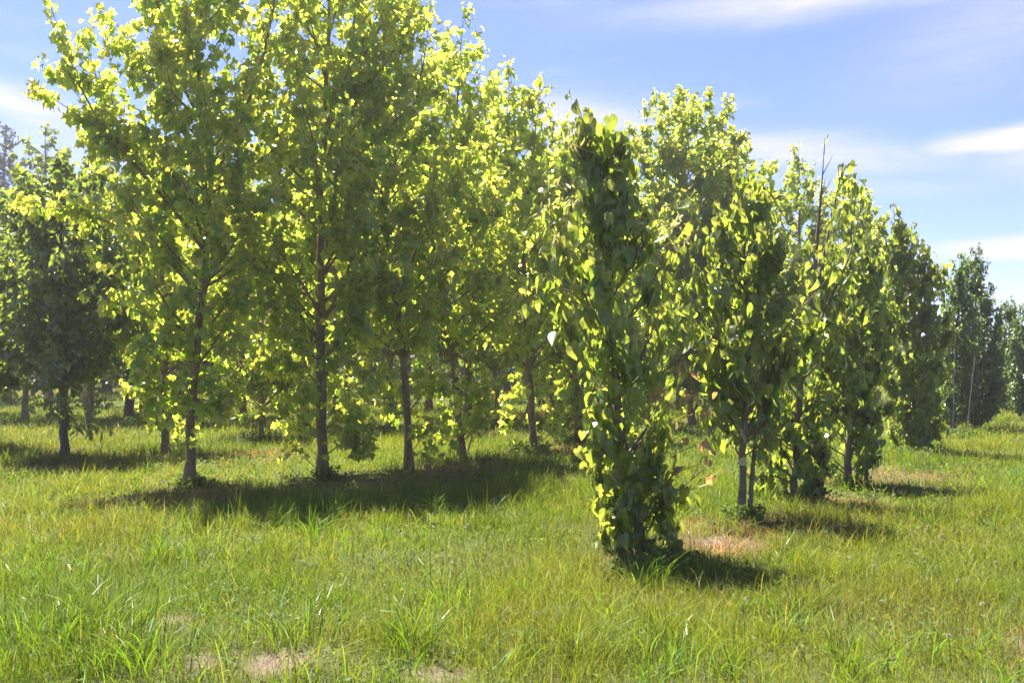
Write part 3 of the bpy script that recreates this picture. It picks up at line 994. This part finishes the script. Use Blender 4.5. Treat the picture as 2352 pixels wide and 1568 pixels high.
def l5(t, Y):
    t.auto(24, 0.15, 1.2, [(0, .32), (1.2, .48)], (25, 60), 1.0, 0.4, 0.5)
    t.auto(50, 1.1, 3.3, [(1.1, .48), (1.8, .54), (2.6, .54), (3.3, .40)], (45, 70), 1.0, 0.9, 0.5)
    t.auto(14, 3.2, 4.05, [(3.0, .42), (3.6, .26), (4.2, .10)], (52, 72), 1.0, 0.2, 0.5)
    t.traced([(2090, 800), (2120, 690), (2140, 640), (2160, 615)], Y, 0.014, 0.0)
    t.traced([(2085, 700), (2050, 600), (2030, 540), (2030, 500)], Y, 0.014, 0.0)
    t.leader(1.0, 0.35)
    cluster(t, 'flower_cluster', M['bract'], [(2060, 560), (2120, 600), (2140, 620), (2100, 620), (2080, 570), (2160, 630), (2040, 500), (2070, 510), (2120, 640)], Y, 9, 0.09, (0.07, 0.12), BRACT, 'creamy flower bracts along the crown top')


linden('last linden, dense and dark with a notched top against the sky',
       [(2106, 1036), (2104, 950), (2098, 850), (2090, 700), (2074, 560), (2062, 485)], 233, 0.06, l5, leaf=(0.07, 0.165))

# ---- pear trees at the far right
G5 = 'columnar pears with white stakes'


def pear(label, base, top, seed, rad, count):
    b = at(*base)
    t = Tree('pear_tree', label, 'tree', G5, b, tpath([base, top], b[1]), 0.05, M['dark_bark'], M['pear_leaf'], seed, OVAL_LEAF, (0.07, 0.115), 'up', True, (0.2, 0.45), 11, 0.08, (0, 1))
    H = up_at(*top, b[1])[2]
    t.auto(int(count * 1.6), 0.45, H * 0.97, [(0, .45 * rad), (H * .25, rad), (H * .6, rad * .95), (H * .85, rad * .42), (H, .06)], (62, 78), 1.15, seed, 0.6)
    t.leader(1.0, 0.4)
    t.done()


pear('left one of the tall columnar pears, with steep shoots at its top', (2190, 992), (2205, 590), 307, .45, 34)
pear('widest columnar pear, right of the pair of white stakes', (2245, 985), (2240, 578), 311, .60, 50)
pear('smaller columnar pear standing alone near the right edge', (2312, 945), (2322, 690), 313, .55, 40)
pear('columnar pear cut off by the right edge of the view', (2362, 962), (2362, 700), 317, .55, 40)


def stake(label, base, top):
    b = at(*base)
    p = up_at(*top, b[1])
    g_ = Geo()
    z0 = float(ground_z(b[0], b[1]))
    z1 = p[2]
    P = np.array([[0, 0, -0.1], [(p[0] - b[0]) * .5, 0, p[2] * .5], [p[0] - b[0], 0, p[2]], [(p[0] - b[0]) * 1.001, 0, p[2] + 0.004]])
    tubes(g_, P, np.array([0.009, 0.009, 0.009, 0.002]), 8)
    o = g_.build('tree_stake', M['stake'], smooth=False)
    o.location = (b[0], b[1] - 0.02, z0)
    tag(o, label, 'stake', 'white tree stakes')


stake('white stake beside the left columnar pear', (2188, 997), (2192, 800))
stake('slanting white stake at the foot of the widest columnar pear', (2218, 1000), (2238, 820))
stake('white stake in front of the smaller lone columnar pear', (2313, 950), (2324, 790))

# ---- far belt of trees
GB = 'trees in the far belt behind the plantation'
far_lab = 'dark leafy tree in the far belt closing off the plantation'


def far_tree(seed, H, Rm, hb, leafmat='far_leaf', n=34):
    t = Tree('background_tree', far_lab, 'tree', GB, (0, 70), [(0, 70, 0), (0.2, 70, H * .5), (0, 70, H)], 0.2, M['dark_bark'], M[leafmat], seed, FAR_LEAF, (0.22, 0.38), 'spread', False, (0.5, 1.2), 13, 0.32, (0, 1), 6, twig_tubes=False)
    t.auto(n, hb, H * .9, [(0, Rm * .7), (H * .35, Rm), (H * .7, Rm * .75), (H, .3)], (25, 55), 1.0, seed)
    t.leader(1.0, 0.3)
    return t.done()


protos = [far_tree(401, 9.0, 3.0, 1.2), far_tree(409, 11.0, 3.4, 1.5), far_tree(419, 7.5, 3.2, 0.6)]


def copy_tree(o):
    c = o.copy()
    C.objects.link(c)
    for ch in o.children:
        d = ch.copy()
        d.parent = c
        C.objects.link(d)
    return c


spots = []
rb = np.random.RandomState(5)
for i, px in enumerate(np.arange(-40, 2110, 86)):
    spots.append((px + rb.uniform(-25, 25), rb.uniform(62, 78)))
for px in np.arange(180, 1650, 240):
    spots.append((px + rb.uniform(-40, 40), rb.uniform(46, 54)))
used = set()
for i, (px, Yb) in enumerate(spots):
    k = i % 3
    o = protos[k] if k not in used else copy_tree(protos[k])
    used.add(k)
    xw = (px - 1176) / F * Yb
    sc_ = rb.uniform(0.8, 1.15)
    o.location = (xw, Yb, 0)
    o.rotation_euler.z = rb.uniform(0, 6.28)
    o.scale = (sc_, sc_, sc_ * rb.uniform(0.9, 1.1))
# more young trees deep in the plantation
DL = 'young tree deep in the plantation, glimpsed through the gaps between front trunks'
deep = [plane_tree(DL, [(500 + i, 948), (500, 850), (500, 650), (500, 390)], [(0.5, .8), (2.0, 1.4), (3, 1.8), (5, 1.5), (7.4, .4)], 0.10, sd_, 34, 1.9, 7.0, group='young trees deep in the plantation',
                   split=False, leaf=(0.13, 0.22), gap=0.15, per=13, shoots=6, template=FAR_LEAF, mat=mt_, twig_tubes=False) for i, (sd_, mt_) in enumerate(((811, 'plane_leaf'), (821, 'oak_leaf')))]
for i, (px, Yb) in enumerate([(560, 29), (660, 34), (770, 31), (850, 38), (985, 33), (1075, 28), (1120, 40), (1215, 30), (1320, 36), (1400, 31), (1500, 38), (1560, 33), (1640, 40), (1730, 44), (1800, 50), (20, 38), (200, 36), (410, 33), (-90, 40), (60, 27), (-40, 30), (210, 25), (330, 30), (455, 26)]):
    o = deep[i] if i < 2 else copy_tree(deep[i % 2])
    o.location = ((px - 1176) / F * Yb, Yb, 0)
    o.rotation_euler.z = rb.uniform(0, 6.28)
    s_ = rb.uniform(0.85, 1.15)
    o.scale = (s_, s_, s_)
# low scrub that closes the view at the right
scrub = far_tree(431, 4.2, 2.2, 0.3, n=22)
scrub.name = 'background_shrub'
SL = 'low distant shrub on the skyline at the far right'
tag(scrub, SL, 'shrub', 'distant shrubs at the far right')
for i in range(46):
    px = -60 + i * 42 + rb.uniform(-15, 15)
    o = copy_tree(scrub)
    Yb = rb.uniform(56, 74)
    o.location = ((px - 1176) / F * Yb, Yb, 0)
    o.rotation_euler.z = rb.uniform(0, 6.28)
    s_ = rb.uniform(0.7, 1.0)
    o.scale = (s_ * 1.2, s_ * 1.2, s_ * .8)
    o['label'] = 'low dark shrub in the undergrowth of the far tree belt'
    o['group'] = 'shrubs under the far tree belt'
for i, px in enumerate([2090, 2150, 2205, 2265, 2310, 2350, 2400, 2450]):
    o = scrub if i == 0 else copy_tree(scrub)
    Yb = rb.uniform(70, 88)
    o.location = ((px - 1176) / F * Yb, Yb, 0)
    o.rotation_euler.z = rb.uniform(0, 6.28)
    s_ = rb.uniform(0.7, 1.0)
    o.scale = (s_, s_, s_)

# tall conifer at the left edge
b = np.array([(2 - 1176) / F * 62, 62.0, 0])
t = Tree('pine_tree', 'tall bluish conifer rising above the oaks at the left edge', 'tree', None, b, [b, b + [0, 0, 8], b + [0.1, 0, 16.2]], 0.22, M['dark_bark'], M['needle'], 503, FAR_LEAF, (0.12, 0.26), 'spread', False, (0.4, 0.9), 18, 0.2, (0, 1), 6, twig_tubes=False)
t.auto(96, 2, 15.8, [(0, 2.8), (6, 2.4), (11, 1.7), (14, 1.0), (16.2, .25)], (10, 35), 1.0, 0)
t.leader(1.0, 0.25)
t.done()

# ------------------------------------------------------------------ weed clumps at the trunks


def weed(label, px, py, r, h, n, seed, mat='weed_leaf', leaf=(0.025, 0.055)):
    b = at(px, py)
    rg = np.random.RandomState(seed)
    root = empty('weed_clump', (b[0], b[1], float(ground_z(b[0], b[1]))), label, 'weed', 'weed clumps at the tree feet')
    st, lf = Geo(), Geo()
    a = rg.uniform(0, 2 * PI, n)
    e = rg.uniform(0.3, 1.4, n)
    d = np.stack([np.cos(a) * np.cos(e) * r / h, np.sin(a) * np.cos(e) * r / h, np.sin(e)], 1)
    o = np.stack([np.cos(a), np.sin(a), np.zeros(n)], 1) * rg.uniform(0, r * .5, (n, 1))
    ln = h * rg.uniform(.5, 1.1, (n, 1))
    q = np.linspace(0, 1, 4)
    P = o[:, None] + d[:, None] * (ln * q)[..., None] + np.array([0, 0, -0.15]) * (ln * q ** 2)[..., None]
    P[:, 0, 2] -= 0.02
    tubes(st, P, np.broadcast_to(np.array([.004, .003, .0025, .001]), (n, 4)), 3)
    k = 16
    u = rg.uniform(0.1, 1, (n, k))
    pos = o[:, None] + d[:, None] * (ln * u)[..., None] + np.array([0, 0, -0.15]) * (ln * u ** 2)[..., None]
    pos = pos.reshape(-1, 3) + rg.normal(0, .018, (n * k, 3))
    pos[:, 2] = np.maximum(pos[:, 2], 0.01)
    leaves(lf, rg, pos, rg.normal(0, 1, (n * k, 3)) * [1, 1, .5], rg.normal(0, .6, (n * k, 3)) + [0, 0, .9], rg.uniform(leaf[0], leaf[1], n * k), OVAL_LEAF, rg.rand(n * k), np.full(n * k, 1.3))
    st.build('stems', M['stem'], root)
    lf.build('foliage', M[mat], root)


weed('dark weed clump round the slim young tree', 598, 1022, .42, .42, 60, 601)
weed('dark weeds round the foot of the nearest oak', 140, 1070, .50, .30, 60, 607)
weed('low weeds at the foot of the two stemmed linden', 1712, 1195, .26, .26, 46, 613)
weed('weeds on the shaded side of the third linden', 1850, 1158, .28, .25, 44, 617)
weed('weeds at the foot of the tallest plane tree', 748, 1108, .30, .22, 36, 619)
weed('weeds at the foot of the foremost linden, lying in its shadow', 1555, 1300, .22, .14, 36, 631)
weed('weeds at the grey trunk of the fourth linden', 1958, 1112, .26, .22, 36, 641)
weed('weeds round the short trunk of the oak further back', 305, 968, .7, .3, 44, 643, leaf=(.04, .08))
weed('weeds at the foot of the leftmost front plane tree', 440, 1132, .28, .20, 36, 647)
weed('weeds at the foot of the sixth front plane tree', 1335, 1018, .42, .34, 40, 653, leaf=(.03, .07))
weed('weeds at the foot of the fifth front plane tree', 1215, 1042, .40, .28, 40, 659, leaf=(.03, .07))
weed('weeds at the foot of the last linden', 2110, 1045, .45, .30, 40, 661, leaf=(.03, .07))
weed('weeds under the pair of white stakes', 2225, 1002, .7, .30, 44, 673, leaf=(.04, .07))

# ------------------------------------------------------------------ grass tussocks


def tussock(label, px, py, n, h, r, seed, w=(0.006, 0.011), col=(0.070, 0.130, 0.012), bend=(0.75, 0.4)):
    b = at(px, py)
    rg = np.random.RandomState(seed)
    g_ = Geo()
    x, y = b[0] + rg.normal(0, r, n), b[1] + rg.normal(0, r, n)
    c = np.array(col)[None] * rg.uniform(.75, 1.3, (n, 1)) * np.column_stack([rg.uniform(.85, 1.25, n), np.ones(n), np.ones(n)])
    az = np.arctan2(y - b[1], x - b[0]) + rg.normal(0, .7, n)
    blades(g_, rg, x, y, h * rg.uniform(.45, 1.1, n), rg.uniform(w[0], w[1], n), np.clip(rg.normal(bend[0], bend[1], n), 0.05, 1.5), c, 6, az)
    for v in g_.v:
        v -= np.array([b[0], b[1], 0], np.float32)
    o = g_.build('grass_tussock', M['tuft'])
    o.location = (b[0], b[1], 0)
    tag(o, label, 'grass', 'taller grass tussocks')


TS = [('tall tussock arching in front of the foremost linden', 1470, 1345, 70, .42, .10),
      ('tussock just right of the foremost linden, in its shadow edge', 1575, 1330, 46, .34, .10),
      ('dense tall tussock in the bottom left corner', 60, 1520, 130, .44, .16),
      ('tall upright tussock near the bottom left, above the corner one', 230, 1480, 110, .42, .14),
      ('leafy tussock at the bottom edge under the worn spot of earth', 330, 1560, 120, .36, .15),
      ('tussock right of the worn spot of earth at the left', 500, 1430, 40, .28, .07),
      ('upright wide bladed tussock left of the bottom middle', 700, 1500, 60, .38, .08),
      ('sprawling tussock with arching blades at the bottom, left of the middle', 940, 1520, 60, .40, .07),
      ('tussock along the edge of the plane trees\' shadow', 720, 1240, 50, .36, .14),
      ('tussock of bright blades below the leftmost front plane tree', 520, 1225, 50, .34, .14),
      ('tussock at the sunny end of the plane trees\' shadow', 1260, 1140, 36, .36, .12),
      ('tussock in the open grass left of the foremost linden', 1200, 1390, 46, .34, .12),
      ('tussock in the middle foreground grass', 1010, 1400, 44, .40, .12),
      ('tussock with a few wide blades right of the dried mound', 1790, 1310, 44, .36, .11),
      ('tussock in the open meadow at the lower right', 1830, 1420, 40, .40, .10),
      ('tussock at the bottom edge right of the middle', 1560, 1540, 50, .34, .10),
      ('thin tussock of long blades at the left margin of the meadow', 150, 1370, 40, .38, .12),
      ('tussock beside the fourth linden', 2000, 1160, 36, .32, .12),
      ('grassy hummock right of the last linden', 2150, 1085, 90, .40, .24),
      ('second grassy hummock further right of the last linden', 2260, 1110, 90, .40, .24),
      ('tussock in the lower right of the meadow near the frame edge', 2230, 1500, 44, .34, .10),
      ('tussock at the bottom edge of the right hand meadow', 1960, 1545, 50, .34, .10)]
for i, (lb, px, py, n, h, r) in enumerate(TS):
    k = at(px, py)[1]
    ww = (0.0045, 0.0095) if k < 8 else (0.007, 0.012)
    tussock(lb, px, py, n, h, r, 700 + i, ww)
tussock('reddish brown mound of dried grass between the foremost and the second linden', 1660, 1268, 260, .20, .16, 741, (0.004, 0.007), (0.21, 0.145, 0.095), (1.0, .4))

# ------------------------------------------------------------------ clover heads
rg = np.random.RandomState(9)
hd, stm = Geo(), Geo()
dirs = rand_dirs(rg, 60)
leaves(hd, rg, dirs * 0.006 + [0, 0, 0.0], dirs, rand_dirs(rg, 60), np.full(60, 0.008), FAR_LEAF, rg.rand(60))
tubes(stm, np.array([[0, 0, 0], [.004, 0, .08], [0, .003, .16], [0, 0, .2]]), np.array([.002, .0018, .0015, .0015]), 4)
first = empty('clover_flower', (0, 8, 0), 'small off white clover head standing in the grass', 'flower', 'clover heads in the meadow')
s0 = stm.build('stem', M['stem'], first)
h0 = hd.build('flower_head', M['clover'], first)
h0.location = (0, 0, 0.2)
cl = [(885, 1212), (1070, 1250), (1115, 1252), (1700, 1430), (1935, 1320), (2010, 1345), (2200, 1385), (2260, 1440), (2310, 1330), (1890, 1250), (630, 1500), (2120, 1310), (2190, 1530), (1240, 1480)]
for i, (px, py) in enumerate(cl):
    if i == 0:
        o = first
    else:
        o = first.copy()
        C.objects.link(o)
        for ch in (s0, h0):
            d = ch.copy()
            d.parent = o
            C.objects.link(d)
    b = at(px, py + 20)
    o.location = (b[0], b[1], float(ground_z(b[0], b[1])))
    o.rotation_euler = (rg.normal(0, .15), rg.normal(0, .15), rg.uniform(0, 6))

# ------------------------------------------------------------------ air: thin haze added to lift the shade, standing in for lens glare
m, nt, out = new_mat('veil_haze')
pv = nt.nodes.new('ShaderNodeVolumePrincipled')
pv.inputs['Color'].default_value = (1.0, 0.985, 0.95, 1)
pv.inputs['Density'].default_value = HAZE
pv.inputs['Anisotropy'].default_value = 0.55
nt.links.new(pv.outputs[0], out.inputs['Volume'])
q = 1900.0
hv = np.array([[x_, y_ + 14, z_] for z_ in (-1.5, 17.6) for y_ in (-q, q) for x_ in (-q, q)])
g = Geo()
g.add(hv, [np.array([[0, 2, 3, 1], [4, 5, 7, 6], [0, 1, 5, 4], [2, 6, 7, 3], [0, 4, 6, 2], [1, 3, 7, 5]])])
tag(g.build('haze', m), 'thin haze over the whole plantation, added to lift the shade like lens glare', 'haze', kind='stuff')

# ------------------------------------------------------------------ sun and sky
SUN_EL = 65.5
SHADOW = unit(np.array([0.56, -0.83]))
SUN_E, EXPO, SKY_S = 5.0, 2.25, 0.055
sd = bpy.data.lights.new('sun', 'SUN')
sd.energy, sd.angle, sd.color = SUN_E, R(0.53), (1.0, 0.95, 0.86)
so = bpy.data.objects.new('sun', sd)
C.objects.link(so)
az_sun = math.atan2(-SHADOW[0], -SHADOW[1])           # clockwise from +Y
dirv = np.array([math.sin(az_sun) * math.cos(R(SUN_EL)), math.cos(az_sun) * math.cos(R(SUN_EL)), math.sin(R(SUN_EL))])
from mathutils import Vector
so.rotation_euler = Vector(tuple(dirv)).to_track_quat('Z', 'Y').to_euler()
so.location = (-20, 30, 60)

w = bpy.data.worlds.new('World')
bpy.context.scene.world = w
w.use_nodes = True
nt = w.node_tree
nt.nodes.clear()
N, L = nt.nodes.new, nt.links.new
out = N('ShaderNodeOutputWorld')
bg = N('ShaderNodeBackground')
bg.inputs['Strength'].default_value = SKY_S
L(bg.outputs[0], out.inputs[0])
sky = N('ShaderNodeTexSky')
sky.sky_type = 'NISHITA'
sky.sun_disc = False
sky.sun_elevation = R(SUN_EL)
sky.sun_rotation = az_sun
sky.air_density, sky.dust_density, sky.ozone_density = 0.9, 0.15, 2.0


def mth(op, a, b=None, c=None):
    n_ = N('ShaderNodeMath')
    n_.operation = op
    for i, v in enumerate((a, b, c)):
        if v is None:
            continue
        if isinstance(v, (int, float)):
            n_.inputs[i].default_value = v
        else:
            L(v, n_.inputs[i])
    return n_.outputs[0]


tc = N('ShaderNodeTexCoord')
sx_ = N('ShaderNodeSeparateXYZ')
L(tc.outputs['Generated'], sx_.inputs[0])
az = mth('ARCTAN2', sx_.outputs[0], sx_.outputs[1])
el = mth('ARCSINE', sx_.outputs[2])
cmb = N('ShaderNodeCombineXYZ')
L(mth('MULTIPLY', az, 3.0), cmb.inputs[0])
L(mth('MULTIPLY', el, 14.0), cmb.inputs[1])
nz = N('ShaderNodeTexNoise')
nz.inputs['Scale'].default_value = 1.6
nz.inputs['Detail'].default_value = 6
nz.inputs['Roughness'].default_value = 0.55
L(cmb.outputs[0], nz.inputs['Vector'])
wob = mth('SUBTRACT', nz.outputs[0], 0.5)
wob2 = mth('MULTIPLY', wob, 0.045)


def dir_of(px, py):
    d = ray(px, py)
    d = d / np.linalg.norm(d)
    return math.atan2(d[0], d[1]), math.asin(d[2])


mask = None


def cloud(px, py, wpx, hpx, slope, amt, hard=1.0):
    global mask
    a0, e0 = dir_of(px, py)
    da = mth('SUBTRACT', az, a0)
    de = mth('ADD', mth('SUBTRACT', el, e0), mth('MULTIPLY', wob2, 0.55 + hpx / 120.0))
    de = mth('SUBTRACT', de, mth('MULTIPLY', da, slope))
    u = mth('DIVIDE', da, wpx / F)
    v = mth('DIVIDE', de, hpx / F)
    d2 = mth('ADD', mth('MULTIPLY', u, u), mth('MULTIPLY', v, v))
    m_ = mth('MULTIPLY', mth('POWER', 2.718, mth('MULTIPLY', mth('POWER', d2, hard), -1.0)), amt)
    mask = m_ if mask is None else mth('MAXIMUM', mask, m_)


cloud(30, 240, 170, 34, -0.16, .75)
cloud(1800, 345, 330, 34, -0.12, .75)
cloud(1330, 275, 190, 50, -0.05, .8)
cloud(2420, 308, 250, 36, 0.02, 1.0, 2.6)
cloud(2440, 365, 140, 60, 0.0, .6)
cloud(2340, 572, 190, 20, 0.0, .9, 1.6)
cloud(2250, 660, 240, 40, 0.0, .3)
cloud(1950, -5, 420, 36, 0.0, .85)
cloud(2330, 30, 260, 110, 0.3, .35)
cloud(1950, 425, 320, 25, -0.1, .3)
cloud(100, 330, 260, 70, 0.0, .35)
wisp = mth('MULTIPLY', mth('MAXIMUM', mth('SUBTRACT', nz.outputs[0], 0.54), 0.0), 1.2)
nz2 = N('ShaderNodeTexNoise')
nz2.inputs['Scale'].default_value = 5.0
nz2.inputs['Detail'].default_value = 9
nz2.inputs['Roughness'].default_value = 0.62
nz2.inputs['Distortion'].default_value = 0.6
L(cmb.outputs[0], nz2.inputs['Vector'])
fine = mth('MULTIPLY_ADD', nz2.outputs[0], 1.5, 0.28)
mask = mth('MINIMUM', mth('MULTIPLY', mth('MAXIMUM', mask, wisp), fine), 1.0)
mixc = N('ShaderNodeMix')
mixc.data_type = 'RGBA'
L(mask, mixc.inputs[0])
tone = N('ShaderNodeVectorMath')
tone.operation = 'MULTIPLY'
L(sky.outputs[0], tone.inputs[0])
tone.inputs[1].default_value = (0.54, 0.56, 0.92)
L(tone.outputs[0], mixc.inputs[6])
mixc.inputs[7].default_value = (3.7, 3.6, 3.95, 1)
L(mixc.outputs[2], bg.inputs['Color'])

sc = bpy.context.scene
sc.view_settings.view_transform = 'Standard'
sc.view_settings.look = 'None'
sc.view_settings.exposure = EXPO
sc.view_settings.gamma = 1
sc.view_settings.use_curve_mapping = False
sc.cycles.max_bounces = 12
sc.cycles.diffuse_bounces = 8
sc.cycles.transmission_bounces = 8
sc.cycles.glossy_bounces = 2
sc.cycles.sample_clamp_indirect = 10
sc.cycles.use_denoising = True
